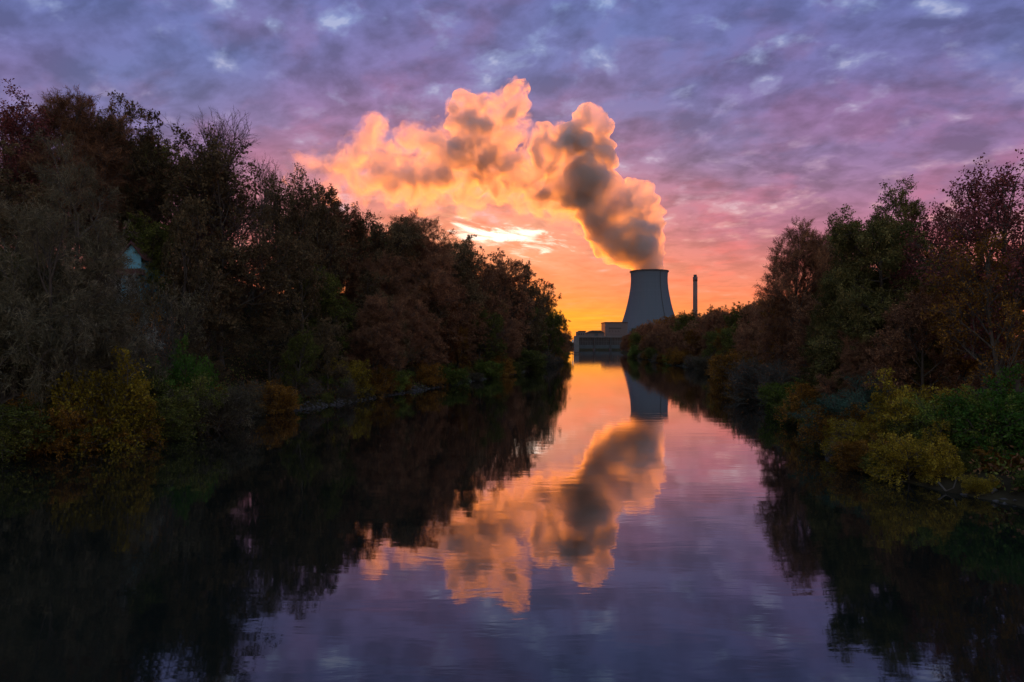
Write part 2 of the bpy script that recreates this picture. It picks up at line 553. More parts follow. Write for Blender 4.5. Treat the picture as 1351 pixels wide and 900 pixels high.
# ------------------------------------------------------------------ power station and weir
def build_cooling_tower():
    D = 1580.0
    r = empty('cooling_tower', (ux(856.5, D), D, 3.0))
    tag(r, 'tall grey concrete cooling tower with a waisted shell, steaming above the river', 'cooling tower')
    top = uz(358, D) - 3.0
    prof = [(78, 9), (71.5, 24), (65.5, 40), (59.5, 58), (54, 76), (49.5, 94), (45.8, 112), (43.2, 128), (42.0, 142), (41.8, 152), (42.3, 162), (43.2, top)]
    inner = [(a - 0.9, b) for a, b in prof[::-1]]
    b = MB()
    b.lathe(prof + inner, 96, True)
    # climbing ladder strip is a part of its own; the shell gets faint lift bands in its material
    m, k = new_mat('tower_concrete')
    tc = k.node('ShaderNodeTexCoord')
    sp = k.node('ShaderNodeSeparateXYZ')
    k.l.new(tc.outputs['Object'], sp.inputs[0])
    ang = k.math('ARCTAN2', sp.outputs[1], sp.outputs[0])
    st = k.noise(k.comb(k.math('MULTIPLY', ang, 26.0), 0.0, k.math('MULTIPLY', sp.outputs[2], 0.012)), 1.0, 5, 0.6)
    bd = k.noise(k.comb(0.0, 0.0, sp.outputs[2]), 0.22, 3, 0.7)
    f = k.math('MULTIPLY', k.maprange(st, 0.3, 0.7, 0.95, 1.04), k.maprange(bd, 0.3, 0.7, 0.95, 1.05))
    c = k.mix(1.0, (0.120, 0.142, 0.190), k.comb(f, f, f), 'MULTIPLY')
    bs = k.node('ShaderNodeBsdfDiffuse')
    k.put(bs.inputs[0], c)
    o = k.node('ShaderNodeOutputMaterial')
    k.l.new(bs.outputs[0], o.inputs[0])
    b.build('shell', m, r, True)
    b = MB()
    b.lathe([(43.3, top - 2.2), (44.6, top - 2.2), (44.6, top + 0.5), (41.4, top + 0.5), (41.4, top - 1.0), (42.2, top - 2.2)], 96, True)
    b.build('rim', M['dark_steel'], r)
    # ladder strip up the shell, on the side that faces the river
    a = R(-66)
    pts = [((q + 0.35) * math.cos(a), (q + 0.35) * math.sin(a), zz) for q, zz in prof]
    b = MB()
    for (p, q) in zip(pts, pts[1:]):
        b.tube([p, q], 0.75, 0.75, 4)
    b.build('ladder', M['dark_steel'], r)
    b = MB()
    for i in range(40):
        a0, a1, a2 = (2 * math.pi * (i + s) / 40 for s in (0, 0.5, 1.0))
        for aa, bb in ((a0, a1), (a2, a1)):
            b.tube([(81 * math.cos(aa), 81 * math.sin(aa), 0), (78 * math.cos(bb), 78 * math.sin(bb), 9.3)], 0.6, 0.6, 5)
    b.build('column_ring', M['concrete'], r)
    b = MB()
    b.lathe([(84, -2), (84, 1.2), (82.6, 1.2), (82.6, -2)], 72, True)
    b.build('basin', M['concrete'], r)


build_cooling_tower()


def build_chimney():
    D = 1400.0
    r = empty('chimney', (ux(917.2, D), D, 3.0))
    tag(r, 'slim concrete chimney with a dark top standing right of the cooling tower', 'chimney')
    top = uz(365.3, D) - 3.0
    b = MB()
    b.lathe([(5.2, 0), (4.6, top * 0.5), (4.35, top), (3.6, top), (3.6, top - 4)], 32)
    b.build('shaft', solid('chimney_concrete', (0.17, 0.11, 0.11), 0.9, 0.12, 0.08), r, True)
    b = MB()
    b.lathe([(3.3, top - 3), (3.3, top + 4.4), (2.7, top + 4.4), (2.7, top - 3)], 32, True)
    b.build('flue', M['dark_steel'], r, True)
    b = MB()
    b.lathe([(4.45, top - 9), (4.7, top - 9), (4.7, top - 0.4), (4.45, top - 0.4)], 32, True)
    b.build('collar', solid('collar_paint', (0.13, 0.08, 0.09), 0.8), r, True)


build_chimney()


def build_plant():
    D = 1440.0
    x0, x1 = ux(798.3, D), ux(828, D)
    r = empty('turbine_hall', (x0, D, 3.0))
    tag(r, 'pale box-shaped power station hall at the foot of the cooling tower', 'industrial hall')
    w = x1 - x0
    h = uz(426.2, D) - 3
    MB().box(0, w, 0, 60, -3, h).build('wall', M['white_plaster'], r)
    MB().box(-0.8, w + 0.6, -0.8, 60.8, h + 0.003, h + 2.2).build('roof', M['flat_roof'], r)
    b = MB()
    zb, zt = uz(434.2, D) - 3, uz(432.3, D) - 3
    b.box(ux(803.3, D) - x0, ux(819.5, D) - x0, -0.25, 0.12, zb, zt)
    b.build('window_band', M['window_dark'], r)
    for i in range(4):
        MB().box(ux(804 + i * 4, D) - x0, ux(804.6 + i * 4, D) - x0, -0.4, 0.1, zb - 6, zb - 3).build('wall_vent', M['flat_roof'], r)

    D = 1300.0
    x0 = ux(774, D)
    w = ux(797.6, D) - x0
    r = empty('storage_hall', (x0, D, 3.0))
    tag(r, 'long low hall with a shallow pitched roof left of the pale box hall', 'industrial hall')
    hw, hr = uz(439.5, D) - 3, uz(436.0, D) - 3
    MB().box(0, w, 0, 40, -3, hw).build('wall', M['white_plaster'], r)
    MB().prism([(-1, hw + .003), (w + 1, hw + .003), (w * 0.78, hr), (w * 0.30, hr)], -1, 41).build('roof', M['flat_roof'], r)
    b = MB()
    b.box(w * 0.44, w * 0.62, -0.3, 0.1, -1, hw - 1.0)
    b.build('gate_door', M['gate_steel'], r)

    D = 1250.0
    x0 = ux(761.5, D)
    w = ux(772.6, D) - x0
    r = empty('office_building', (x0, D, 3.0))
    tag(r, 'small flat-roofed building at the far end of the river, next to the left wood', 'building')
    h = uz(437.6, D) - 3
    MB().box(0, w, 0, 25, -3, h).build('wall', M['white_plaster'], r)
    MB().box(w * 0.25, w + 0.8, -0.8, 25.8, h + .003, h + 1.6).build('roof', M['flat_roof'], r)
    for i in range(3):
        MB().box(w * (0.15 + 0.27 * i), w * (0.3 + 0.27 * i), -0.25, 0.1, h - 6, h - 3).build('window', M['window_dark'], r)


build_plant()


def build_weir():
    D = 675.0
    xa = ux(757.8, D)
    r = empty('river_weir', (xa, D, 0))
    tag(r, 'low concrete barrage with dark steel gates closing the far end of the river', 'weir')
    L = 78.0
    top = uz(443.2, D)
    MB().box(0.2, L, -0.8, 7, uz(445.4, D), top).build('deck', M['pale_concrete'], r)
    x = 4.6
    # pier at the bank, then piers between the gate bays
    MB().box(0, 4.5, -1.4, 7.5, -3, uz(444.0, D) - 0.9).build('pier', M['pier_concrete'], r)
    bay = 16.0
    n = 0
    while x + bay < L:
        zt, zb = uz(445.4, D) - 0.004, uz(459.8, D)
        zm = uz(455.2, D)
        MB().box(x + 0.2, x + bay - 1.4, 1.6, 2.4, zm, zt).build('gate', M['window_dark'], r)
        b = MB()
        for q in np.linspace(x + 1.2, x + bay - 2.2, 6):
            b.box(q - 0.12, q + 0.12, 1.25, 1.58, zm, zt - 0.1)
        b.box(x + 0.3, x + bay - 1.5, 1.2, 1.56, (zm + zt) / 2 - 0.2, (zm + zt) / 2 + 0.1)
        b.build('gate_rib', M['gate_steel'], r)
        MB().box(x + 0.1, x + bay - 1.3, 0.6, 2.6, zb, zm - 0.004).build('sill_beam', M['gate_steel'], r)
        MB().box(x + bay - 1.2, x + bay, -0.4, 6, -3, zt - 0.004).build('pier', M['dark_steel'], r)
        x += bay
        n += 1
    b = MB()
    for i in range(27):
        b.tube([(1 + i * 2.8, -0.6, top), (1 + i * 2.8, -0.6, top + 1.1)], 0.06, 0.06, 4)
    b.tube([(1, -0.6, top + 1.1), (74.5, -0.6, top + 1.1)], 0.07, 0.07, 4)
    b.build('railing', M['dark_steel'], r)


build_weir()


def build_small_river_things():
    D = 560.0
    r = empty('river_sign', (ux(755.6, D), D, 0.0))
    tag(r, 'tiny white board on a dark post in front of the weir', 'sign')
    z = uz(450.0, D)
    MB().tube([(0, 0, -2), (0, 0, z + 1)], 0.16, 0.14, 8).build('post', M['dark_steel'], r)
    MB().box(-0.7, 0.7, -0.25, -0.15, z - 1.1, z + 1.1).build('board', M['white_paint'], r)
    D = 480
    b = MB()
    x = ux(760.5, D)
    b.tube([(x - 4.5, D, -0.3), (x - 2, D + .6, .5), (x + 0.5, D, 0.9), (x + 2.6, D - 1, 0.3), (x + 4, D - 1.5, -0.3)], 0.28, 0.12, 6)
    b.tube([(x - 1, D, .7), (x - 1.6, D + .4, 1.7), (x - 2.6, D + .8, 2.2)], 0.12, 0.04, 5)
    b.tube([(x + 1, D, .8), (x + 2.0, D, 1.5), (x + 3.2, D, 1.3)], 0.12, 0.04, 5)
    tag(b.build('driftwood', M['wet_wood']), 'forked dark branch lying in the water below the left wood', 'driftwood')


build_small_river_things()


# ------------------------------------------------------------------ steam
def build_steam():
    D = 1580.0
    s = D / F
    rnd = random.Random(5)
    core = [(856, 356, 21), (853, 344, 22), (849, 332, 24), (842, 322, 25), (852, 312, 24), (858, 298, 18), (862, 278, 11), (857, 268, 12), (846, 262, 17), (834, 262, 20), (852, 285, 18), (836, 290, 27), (822, 285, 26), (822, 310, 24), (812, 325, 20), (806, 338, 13), (820, 338, 15), (830, 340, 18), (796, 325, 14), (800, 300, 24), (805, 270, 24), (795, 250, 25), (780, 262, 24), (785, 285, 22), (775, 235, 28), (785, 215, 22), (798, 200, 13), (803, 212, 7), (797, 228, 9), (796, 186, 15), (787, 172, 19), (775, 165, 21), (765, 180, 24)]
    knot = [(628, 172, 14), (632, 188, 17), (638, 204, 17), (645, 220, 13), (650, 234, 9), (653, 246, 6), (640, 178, 12), (500, 214, 11), (506, 224, 8), (540, 226, 8)]
    mid = [(755, 200, 26), (745, 190, 20), (735, 182, 18), (718, 178, 13), (712, 190, 14), (728, 205, 24), (715, 222, 22), (745, 228, 26), (760, 250, 24), (735, 248, 20),
           (692, 207, 9), (698, 212, 11), (712, 240, 20), (700, 238, 18), (695, 222, 15), (685, 232, 16), (672, 225, 18), (686, 116, 8), (680, 122, 12), (688, 134, 9), (676, 138, 17), (682, 158, 14), (684, 176, 9),
           (668, 165, 19), (655, 148, 16), (642, 145, 17), (630, 142, 14), (616, 135, 13), (605, 145, 12), (604, 160, 13), (618, 165, 22), (636, 172, 24), (622, 190, 23), (640, 200, 22),
           (660, 195, 20), (645, 220, 19), (648, 238, 13), (653, 249, 7), (628, 215, 20), (610, 205, 20), (670, 210, 17)]
    haze_end = [(440, 225, 20), (425, 205, 15), (412, 228, 20), (395, 215, 14), (430, 250, 16), (470, 250, 20), (385, 235, 14), (455, 195, 12), (560, 262, 20), (620, 268, 16)]
    thin = [(598, 190, 20), (588, 205, 21), (575, 190, 16), (565, 205, 20), (552, 190, 15), (545, 205, 19), (530, 200, 16), (526, 215, 20), (512, 195, 12), (505, 215, 20), (495, 165, 9),
            (490, 178, 12), (500, 190, 12), (485, 200, 18), (475, 215, 17), (462, 205, 10), (455, 220, 12), (465, 232, 15), (490, 232, 19), (515, 240, 17), (540, 232, 20), (560, 232, 20),
            (585, 228, 20), (605, 235, 18), (625, 245, 13), (575, 255, 12), (545, 255, 10), (690, 255, 15), (665, 250, 13), (715, 262, 13), (740, 270, 14), (760, 278, 13), (775, 300, 10),
            (605, 255, 9)]

    def blob_mesh(blobs, voxel, amps, seed, flat=0.85):
        bm = bmesh.new()
        for px, py, rr in blobs:
            jit = rnd.uniform(-0.35, 0.35) * rr
            base = bmesh.ops.create_icosphere(bm, subdivisions=3, radius=rr * s * rnd.uniform(0.96, 1.04))
            off = Vector((ux(px, D), D + jit * s * 1.2, uz(py, D)))
            for v in base['verts']:
                v.co = Vector((v.co.x, v.co.y * flat, v.co.z)) + off
        me = bpy.data.meshes.new('steam_tmp')
        bm.to_mesh(me)
        bm.free()
        o = bpy.data.objects.new('steam_tmp', me)
        COL.objects.link(o)
        md = o.modifiers.new('remesh', 'REMESH')
        md.mode = 'VOXEL'
        md.voxel_size = voxel
        dg = bpy.context.evaluated_depsgraph_get()
        me2 = bpy.data.meshes.new_from_object(o.evaluated_get(dg))
        bpy.data.objects.remove(o)
        bpy.data.meshes.remove(me)
        n = len(me2.vertices)
        co = np.empty(n * 3, np.float32)
        me2.vertices.foreach_get('co', co)
        co = co.reshape(-1, 3)
        me2.update()
        nr = np.array([v.normal[:] for v in me2.vertices], np.float32)
        ztower = uz(358, D)
        for i in range(n):
            p = Vector(co[i]) + Vector((seed * 100.0, 0, 0))
            dsp = 0.0
            for wl, am in amps:
                q = p / wl
                # billows: sharp creases between round lumps
                dsp += am * (0.55 - 1.7 * abs(noise.noise(q)))
                p = p + Vector((17.3, 4.1, 9.7))
            low = min(1.0, max(0.12, (co[i][2] - ztower) / 40.0))
            co[i] += nr[i] * dsp * low
        # keep the stem inside the mouth of the tower
        cx = ux(856.5, D)
        for i in range(n):
            if co[i][2] < ztower + 6:
                rx, ry = co[i][0] - cx, co[i][1] - D
                q = math.hypot(rx, ry)
                if q > 39.5:
                    co[i][0] = cx + rx * 39.5 / q
                    co[i][1] = D + ry * 39.5 / q
                co[i][2] = max(co[i][2], ztower - 12)
        me2.vertices.foreach_set('co', co.ravel())
        me2.update()
        me2.materials.clear()
        return me2

    def vol(name, dens, g, lo, hi, floor, scale, col=(0.985, 0.972, 0.975)):
        m = bpy.data.materials.new(name)
        m.use_nodes = True
        k = NT(m.node_tree)
        geo = k.node('ShaderNodeNewGeometry')
        n = k.noise(geo.outputs['Position'], scale, 5, 0.62, 0.6)
        pv = k.node('ShaderNodeVolumePrincipled')
        pv.inputs['Color'].default_value = (*col, 1)
        k.put(pv.inputs['Density'], k.maprange(n, lo, hi, dens * floor, dens, True))
        pv.inputs['Anisotropy'].default_value = g
        o = k.node('ShaderNodeOutputMaterial')
        k.l.new(pv.outputs[0], o.inputs['Volume'])
        return m

    def clean(me, voxel):
        o = bpy.data.objects.new('steam_tmp', me)
        COL.objects.link(o)
        md = o.modifiers.new('remesh', 'REMESH')
        md.mode = 'VOXEL'
        md.voxel_size = voxel
        dg = bpy.context.evaluated_depsgraph_get()
        me2 = bpy.data.meshes.new_from_object(o.evaluated_get(dg))
        bpy.data.objects.remove(o)
        bpy.data.meshes.remove(me)
        me2.materials.clear()
        return me2

    def scaled(blobs, f, dx=0.0, dy=0.0):
        return [(x + dx, y + dy, r * f) for x, y, r in blobs]

    a = clean(blob_mesh(core, 3.4, ((75, 14), (34, 11), (15, 6), (8, 3.2)), 1), 2.4)
    st = link('steam_plume', a, vol('steam_dense', 0.10, 0.62, 0.38, 0.60, 0.20, 0.014), None, True)
    tag(st, 'billowing steam plume drifting left from the cooling tower, lit orange from below', 'steam', kind='stuff')
    b = clean(blob_mesh(mid, 3.4, ((65, 14), (30, 11), (14, 6), (8, 3)), 2), 2.6)
    link('steam_billow', b, vol('steam_middle', 0.10, 0.6, 0.43, 0.63, 0.04, 0.018), st, True)
    b = clean(blob_mesh(scaled([q for q in mid if q[0] < 700], 1.15), 4.0, ((65, 16), (30, 13), (14, 7)), 6), 3.2)
    link('steam_fringe', b, vol('steam_fringe', 0.020, 0.6, 0.45, 0.66, 0.0, 0.020), st, True)
    kn = clean(blob_mesh(knot, 3.4, ((50, 9), (25, 7), (12, 3)), 4, 1.4), 2.8)
    link('steam_knot', kn, vol('steam_knot', 0.045, 0.5, 0.36, 0.66, 0.0, 0.022), st, True)
    # the thin far end is three nested shells, so that it fades out toward its edge
    c = clean(blob_mesh(haze_end, 4.5, ((65, 18), (30, 13), (14, 7)), 9, 1.5), 3.6)
    link('steam_trail', c, vol('steam_trail', 0.016, 0.6, 0.44, 0.72, 0.0, 0.015), st, True)
    for f, dens, lo, hi, sd in ((1.55, 0.014, 0.47, 0.68, 3), (1.15, 0.024, 0.44, 0.66, 7), (0.75, 0.045, 0.42, 0.62, 8)):
        c = clean(blob_mesh(scaled(thin, f), 4.0, ((65, 18), (30, 13), (14, 7), (8, 3)), sd, 1.3), 3.2)
        link('steam_wisp', c, vol('steam_thin', dens, 0.6, lo, hi, 0.0, 0.017), st, True)


build_steam()


# ------------------------------------------------------------------ trees
def grow(seed, P):
    """skeleton of a tree: list of (points, r0, r1, level) and list of end twigs"""
    rnd = random.Random(seed)
    br, tips = [], []
    nl = len(P['n'])

    def rec(p, d, L, r, lvl):
        ns = P['seg'][lvl]
        wd = P['wander'][lvl]
        up = P['up'][lvl]
        pts = [p]
        for i in range(ns):
            d = Vector((d.x + rnd.gauss(0, wd), d.y + rnd.gauss(0, wd), d.z + rnd.gauss(0, wd) + up))
            d.normalize()
            p = p + d * (L / ns)
            pts.append(p)
        r1 = r * (0.25 if lvl == 0 else 0.35)
        br.append((pts, r, r1, lvl))
        if lvl == nl:
            tips.append(pts)
            return
        if lvl == nl - 1:
            tips.append(pts[1:])
        n = P['n'][lvl]
        n = max(1, int(round(n * (1 if lvl == 0 else min(1.5, max(0.35, L / P['ref'][lvl]))))))
        t0 = P['t0'][lvl]
        az = rnd.uniform(0, 6.28)
        for kk in range(n):
            t = t0 + (1 - t0) * (kk + rnd.random()) / n
            f = t * ns
            i = min(int(f), ns - 1)
            q = pts[i].lerp(pts[i + 1], f - i)
            ax = (pts[i + 1] - pts[i]).normalized()
            a = ax.orthogonal().normalized()
            b = ax.cross(a)
            az += 2.4 + rnd.uniform(-0.6, 0.6)
            side = a * math.cos(az) + b * math.sin(az)
            lo, hi = P['ang'][lvl]
            an = R(lo + (hi - lo) * t + rnd.uniform(-12, 12)) if lvl == 0 else R(rnd.uniform(lo, hi))
            cd = ax * math.cos(an) + side * math.sin(an)
            if lvl == 0:
                u = (t - t0) / (1 - t0)
                CL = P['R'] * P['prof'](u) * rnd.uniform(0.75, 1.2)
            else:
                CL = L * P['ratio'][lvl] * rnd.uniform(0.7, 1.25) * (1.15 - 0.5 * t)
            cr = min(r * 0.72, r * P['rr'][lvl] * (1.1 - 0.55 * t)) + 0.004
            rec(q, cd, CL, cr, lvl + 1)

    for s in range(P.get('stems', 1)):
        if P.get('stems', 1) == 1:
            d0 = Vector((rnd.gauss(0, P['lean']), rnd.gauss(0, P['lean']), 1)).normalized()
            p0 = Vector((0, 0, -0.6))
        else:
            aa = s * 2.4 + rnd.uniform(-0.4, 0.4)
            sp = P['lean'] * rnd.uniform(0.3, 1.2)
            d0 = Vector((math.cos(aa) * sp, math.sin(aa) * sp, 1)).normalized()
            p0 = Vector((math.cos(aa) * 0.4, math.sin(aa) * 0.4, -0.5))
        rec(p0, d0, P['h'] * (1.0 if s == 0 else rnd.uniform(0.65, 1.0)), P['r'], 0)
    return br, tips


SIDES = (8, 5, 4, 3, 3, 3)


def tubes_mesh(name, br, levels):
    V, Q = [], []
    for pts, r0, r1, lvl in br:
        if lvl not in levels:
            continue
        n = SIDES[lvl]
        base = len(V)
        m = len(pts)
        ref = Vector((0.31, 0.83, 0.46))
        for i, p in enumerate(pts):
            t = (pts[min(i + 1, m - 1)] - pts[max(i - 1, 0)])
            a = t.cross(ref)
            if a.length < 1e-5:
                a = t.orthogonal()
            a.normalize()
            b = t.cross(a)
            b.normalize()
            r = r0 + (r1 - r0) * i / (m - 1)
            if lvl == 0 and i == 0:
                r *= 1.35
            for s in range(n):
                c, sn = math.cos(6.2832 * s / n) * r, math.sin(6.2832 * s / n) * r
                V.append((p.x + a.x * c + b.x * sn, p.y + a.y * c + b.y * sn, p.z + a.z * c + b.z * sn))
        for i in range(m - 1):
            o0, o1 = base + i * n, base + (i + 1) * n
            for s in range(n):
                s2 = (s + 1) % n
                Q.append((o0 + s, o0 + s2, o1 + s2, o1 + s))
    return np.array(V, np.float32), np.array(Q, np.int32)


def leaves(tips, per, size, spread, seed, aspect=0.5, droop=0.0, loose=0.8):
    """leaf-sized folded rhombs scattered along the end twigs"""
    rs = np.random.RandomState(seed)
    A = np.array([t[0][:] for t in tips], np.float32)
    B = np.array([t[-1][:] for t in tips], np.float32)
    n = int(len(tips) * per)
    idx = rs.randint(0, len(tips), n)
    t = rs.uniform(0.1, 1.08, (n, 1)).astype(np.float32)
    C = A[idx] + (B[idx] - A[idx]) * t + rs.normal(0, spread, (n, 3))
    ax = (B - A)[idx]
    ax /= np.linalg.norm(ax, axis=1, keepdims=True) + 1e-6
    d = rs.normal(0, 1, (n, 3)) * loose + ax * 0.9
    d[:, 2] -= droop
    d /= np.linalg.norm(d, axis=1, keepdims=True) + 1e-6
    w = np.cross(d, rs.normal(0, 1, (n, 3)))
    w /= np.linalg.norm(w, axis=1, keepdims=True) + 1e-6
    sz = (size * rs.uniform(0.6, 1.35, (n, 1))).astype(np.float32)
    nm = np.cross(d, w) * sz * 0.12
    P0 = C - d * sz * 0.5
    P2 = C + d * sz * 0.5
    P1 = C + w * sz * aspect * 0.5 + nm
    P3 = C - w * sz * aspect * 0.5 + nm
    V = np.stack([P0, P1, P2, P3], 1).reshape(-1, 3)
    Q = np.arange(n * 4).reshape(n, 4)
    return V, Q


def rounded(u):
    return 0.35 + 0.65 * math.sqrt(max(0.0, 1 - (1.55 * u - 0.62) ** 2 / 0.9)) if u < 0.999 else 0.35


def conic(u):
    return 1.0 - 0.82 * u


def fan(u):
    return 0.95 - 0.35 * u


def base_params(**kw):
    P = dict(h=14.0, r=0.28, R=6.5, n=[15, 7, 7, 5], seg=[7, 5, 4, 3, 2], wander=[0.05, 0.13, 0.18, 0.22, 0.25], up=[0.02, 0.10, 0.07, 0.04, 0.02],
             t0=[0.14, 0.22, 0.2, 0.2], ang=[(75, 28), (28, 58), (28, 60), (25, 60)], ratio=[0, 0.50, 0.52, 0.55], rr=[0.42, 0.5, 0.5, 0.6], ref=[1, 5.0, 2.4, 1.2],
             lean=0.04, prof=rounded)
    P.update(kw)
    return P


PROTO = {}


def proto(key, seed, P, leaf=None, bark='bark', twig=None, levels_trunk=(0, 1, 2), solid_twigs=(3, 4)):
    """makes the two shared meshes of one kind of tree and records its height"""
    br, tips = grow(seed, P)
    V, Q = tubes_mesh('trunk', br, levels_trunk)
    tm = np_mesh('trunk_' + key, V, Q)
    tm.materials.append(M[bark])
    parts = []
    tw = [b for b in br if b[3] in solid_twigs]
    if leaf:
        per, size, spread, aspect, droop, lm = leaf[:6]
        LV, LQ = leaves(tips, per, size, spread, seed + 1, aspect, droop, *leaf[6:])
        mats = [M[lm]]
    else:
        LV, LQ = np.zeros((0, 3), np.float32), np.zeros((0, 4), np.int32)
        mats = []
    nl = len(LQ)
    if tw:
        TV, TQ = tubes_mesh('twig', tw, solid_twigs)
        LQ = np.concatenate([LQ, TQ + len(LV)]) if nl else TQ
        LV = np.concatenate([LV, TV]) if nl else TV
    cm = np_mesh('crown_' + key, LV, LQ)
    for x in mats:
        cm.materials.append(x)
    cm.materials.append(M[twig or bark])
    mi = np.zeros(len(cm.polygons), np.int32)
    mi[nl:] = len(mats)
    cm.polygons.foreach_set('material_index', mi)
    top = float(np.percentile(LV[:, 2], 99.7))
    lo = np.percentile(LV[:, :2], [2, 98], axis=0)
    PROTO[key] = (tm, cm, top, float((lo[1] - lo[0]).mean()))


def make_protos():
    # leafy broad crowns, two growth forms
    pb = base_params(h=15, R=6.6)
    proto('brown', 11, pb, (6.5, 0.23, 0.11, 0.55, 0.2, 'leaf_brown'), twig='twig_red')
    proto('brown2', 12, base_params(h=16, R=5.4, n=[17, 7, 6, 5]), (6.5, 0.23, 0.11, 0.55, 0.2, 'leaf_brown'), twig='twig_red')
    proto('dark', 13, base_params(h=15, R=6.2), (7.0, 0.23, 0.11, 0.55, 0.2, 'leaf_dark'))
    proto('dark2', 14, base_params(h=15, R=5.2, n=[18, 7, 6, 5]), (7.5, 0.23, 0.11, 0.55, 0.2, 'leaf_dark'))
    proto('moss', 15, base_params(h=14, R=6.0), (6.5, 0.23, 0.11, 0.55, 0.2, 'leaf_moss'))
    proto('rust', 16, base_params(h=14, R=5.2), (7.0, 0.23, 0.11, 0.6, 0.2, 'leaf_rust'))
    proto('amber', 17, base_params(h=15, R=5.8), (6.5, 0.22, 0.11, 0.6, 0.2, 'leaf_amber'), twig='twig_red')
    proto('plum', 18, base_params(h=15, R=5.8), (5.0, 0.22, 0.2, 0.6, 0.2, 'leaf_plum'), twig='twig_red')
    # open oak-like crown with gaps
    proto('open', 19, base_params(h=15, R=7.2, n=[11, 6, 6, 4], t0=[0.25, 0.3, 0.25, 0.2]), (5.5, 0.26, 0.18, 0.6, 0.1, 'leaf_dark'))
    # leafless
    proto('bare', 21, base_params(h=14, R=6.8, n=[14, 7, 7, 6], ang=[(65, 18), (25, 48), (22, 50), (20, 50)], up=[0.02, 0.13, 0.10, 0.07, 0.05], rr=[0.42, 0.5, 0.5, 0.62]), None, twig='twig_red')
    proto('bare2', 22, base_params(h=13, R=8.0, n=[13, 8, 7, 6], t0=[0.15, 0.25, 0.2, 0.2], ang=[(45, 14), (18, 38), (18, 42), (18, 42)], up=[0.02, 0.12, 0.10, 0.08, 0.06], prof=fan), None, twig='twig_red')
    proto('fine', 23, base_params(h=13, R=6.6, n=[13, 9, 9, 8], up=[0.02, 0.10, 0.06, 0.03, 0.0]), (6.0, 0.46, 0.10, 0.075, -0.1, 'leaf_brown', 0.4), twig='twig_red')
    # willows: many leaning stems, fine narrow leaves
    pw = base_params(h=11, R=5.2, stems=4, lean=0.42, r=0.26, n=[10, 7, 7, 6], up=[0.03, 0.08, 0.04, 0.0, -0.04], prof=fan, ratio=[0, .5, .52, .65])
    proto('willow', 31, pw, (11.0, 0.36, 0.16, 0.085, 0.10, 'leaf_olive', 0.45), twig='twig_grey')
    proto('silver', 32, base_params(h=8, R=4.2, stems=4, lean=0.38, r=0.18, n=[9, 7, 7, 6], prof=fan, ratio=[0, .5, .52, .65], up=[0.03, 0.08, 0.04, 0.0, -0.06]),
          (9.0, 0.42, 0.14, 0.085, 0.2, 'leaf_silver', 0.4), twig='twig_grey')
    # tiered dark conifer-like tree
    proto('tier', 41, base_params(h=19, R=5.4, r=0.34, n=[36, 9, 7, 4], ang=[(98, 60), (35, 65), (30, 60), (25, 60)], up=[0.01, 0.015, 0.01, 0.0, 0.0], prof=lambda u: 1.0 - 0.25 * u,
                                  t0=[0.18, 0.25, 0.2, 0.2]), (17.0, 0.21, 0.18, 0.45, 0.1, 'leaf_conifer'))
    # tall, thin-leaved poplar
    proto('tall', 42, base_params(h=18, R=5.4, r=0.30, n=[20, 6, 6, 4], ang=[(62, 22), (28, 52), (28, 55), (25, 55)], up=[0.02, 0.12, 0.09, 0.05, 0.0], t0=[0.2, 0.25, 0.25, 0.2]),
          (3.2, 0.22, 0.2, 0.65, 0.2, 'leaf_plum'), twig='twig_red')
    proto('tall2', 43, base_params(h=18, R=5.8, r=0.30, n=[18, 6, 6, 4], ang=[(62, 22), (28, 52), (28, 55), (25, 55)], up=[0.02, 0.12, 0.09, 0.05, 0.0], t0=[0.2, 0.25, 0.25, 0.2]),
          (3.2, 0.22, 0.2, 0.65, 0.2, 'leaf_amber'), twig='twig_red')
    # shrubs
    ps = base_params(h=2.6, R=1.5, stems=9, lean=0.62, r=0.06, n=[9, 6, 5], seg=[5, 4, 3, 2], wander=[0.1, .16, .2, .25], up=[0.05, 0.06, 0.03, 0], t0=[0.12, 0.2, 0.2],
                     ang=[(55, 30), (30, 60), (30, 60)], ratio=[0, .55, .55], rr=[.5, .5, .6], ref=[1, 1.2, .6], prof=fan)
    for nm, mt, per, size, asp in (('yellow', 'leaf_yellow', 2.2, 0.20, 0.6), ('green', 'leaf_green', 2.6, 0.19, 0.55), ('bright', 'leaf_bright', 2.8, 0.20, 0.6),
                                   ('mossy', 'leaf_moss', 2.4, 0.19, 0.55), ('bluish', 'leaf_blue', 2.8, 0.17, 0.35), ('olive', 'leaf_olive', 2.6, 0.17, 0.28),
                                   ('russet', 'leaf_amber', 2.2, 0.19, 0.6)):
        proto('shrub_' + nm, 50 + len(nm) * 3 + len(mt), dict(ps), (per * 4.2, size * 0.5, 0.07, asp, 0.2, mt, 0.6), levels_trunk=(0, 1), solid_twigs=(2, 3))
    proto('shrub_twiggy', 71, dict(ps, n=[11, 8, 7]), (0.3, 0.12, 0.08, 0.4, 0.2, 'leaf_brown'), bark='pale_bark', twig='twig_grey', levels_trunk=(0, 1), solid_twigs=(2, 3))


make_protos()

KINDNAME = {'brown': 'broadleaf_tree', 'brown2': 'broadleaf_tree', 'dark': 'broadleaf_tree', 'dark2': 'broadleaf_tree', 'moss': 'broadleaf_tree', 'rust': 'broadleaf_tree',
            'amber': 'broadleaf_tree', 'plum': 'broadleaf_tree', 'open': 'oak_tree', 'bare': 'bare_tree', 'bare2': 'bare_tree', 'fine': 'bare_tree', 'willow': 'willow_tree',
            'silver': 'willow_tree', 'tier': 'conifer_tree', 'tall': 'poplar_tree', 'tall2': 'poplar_tree'}
placed = []


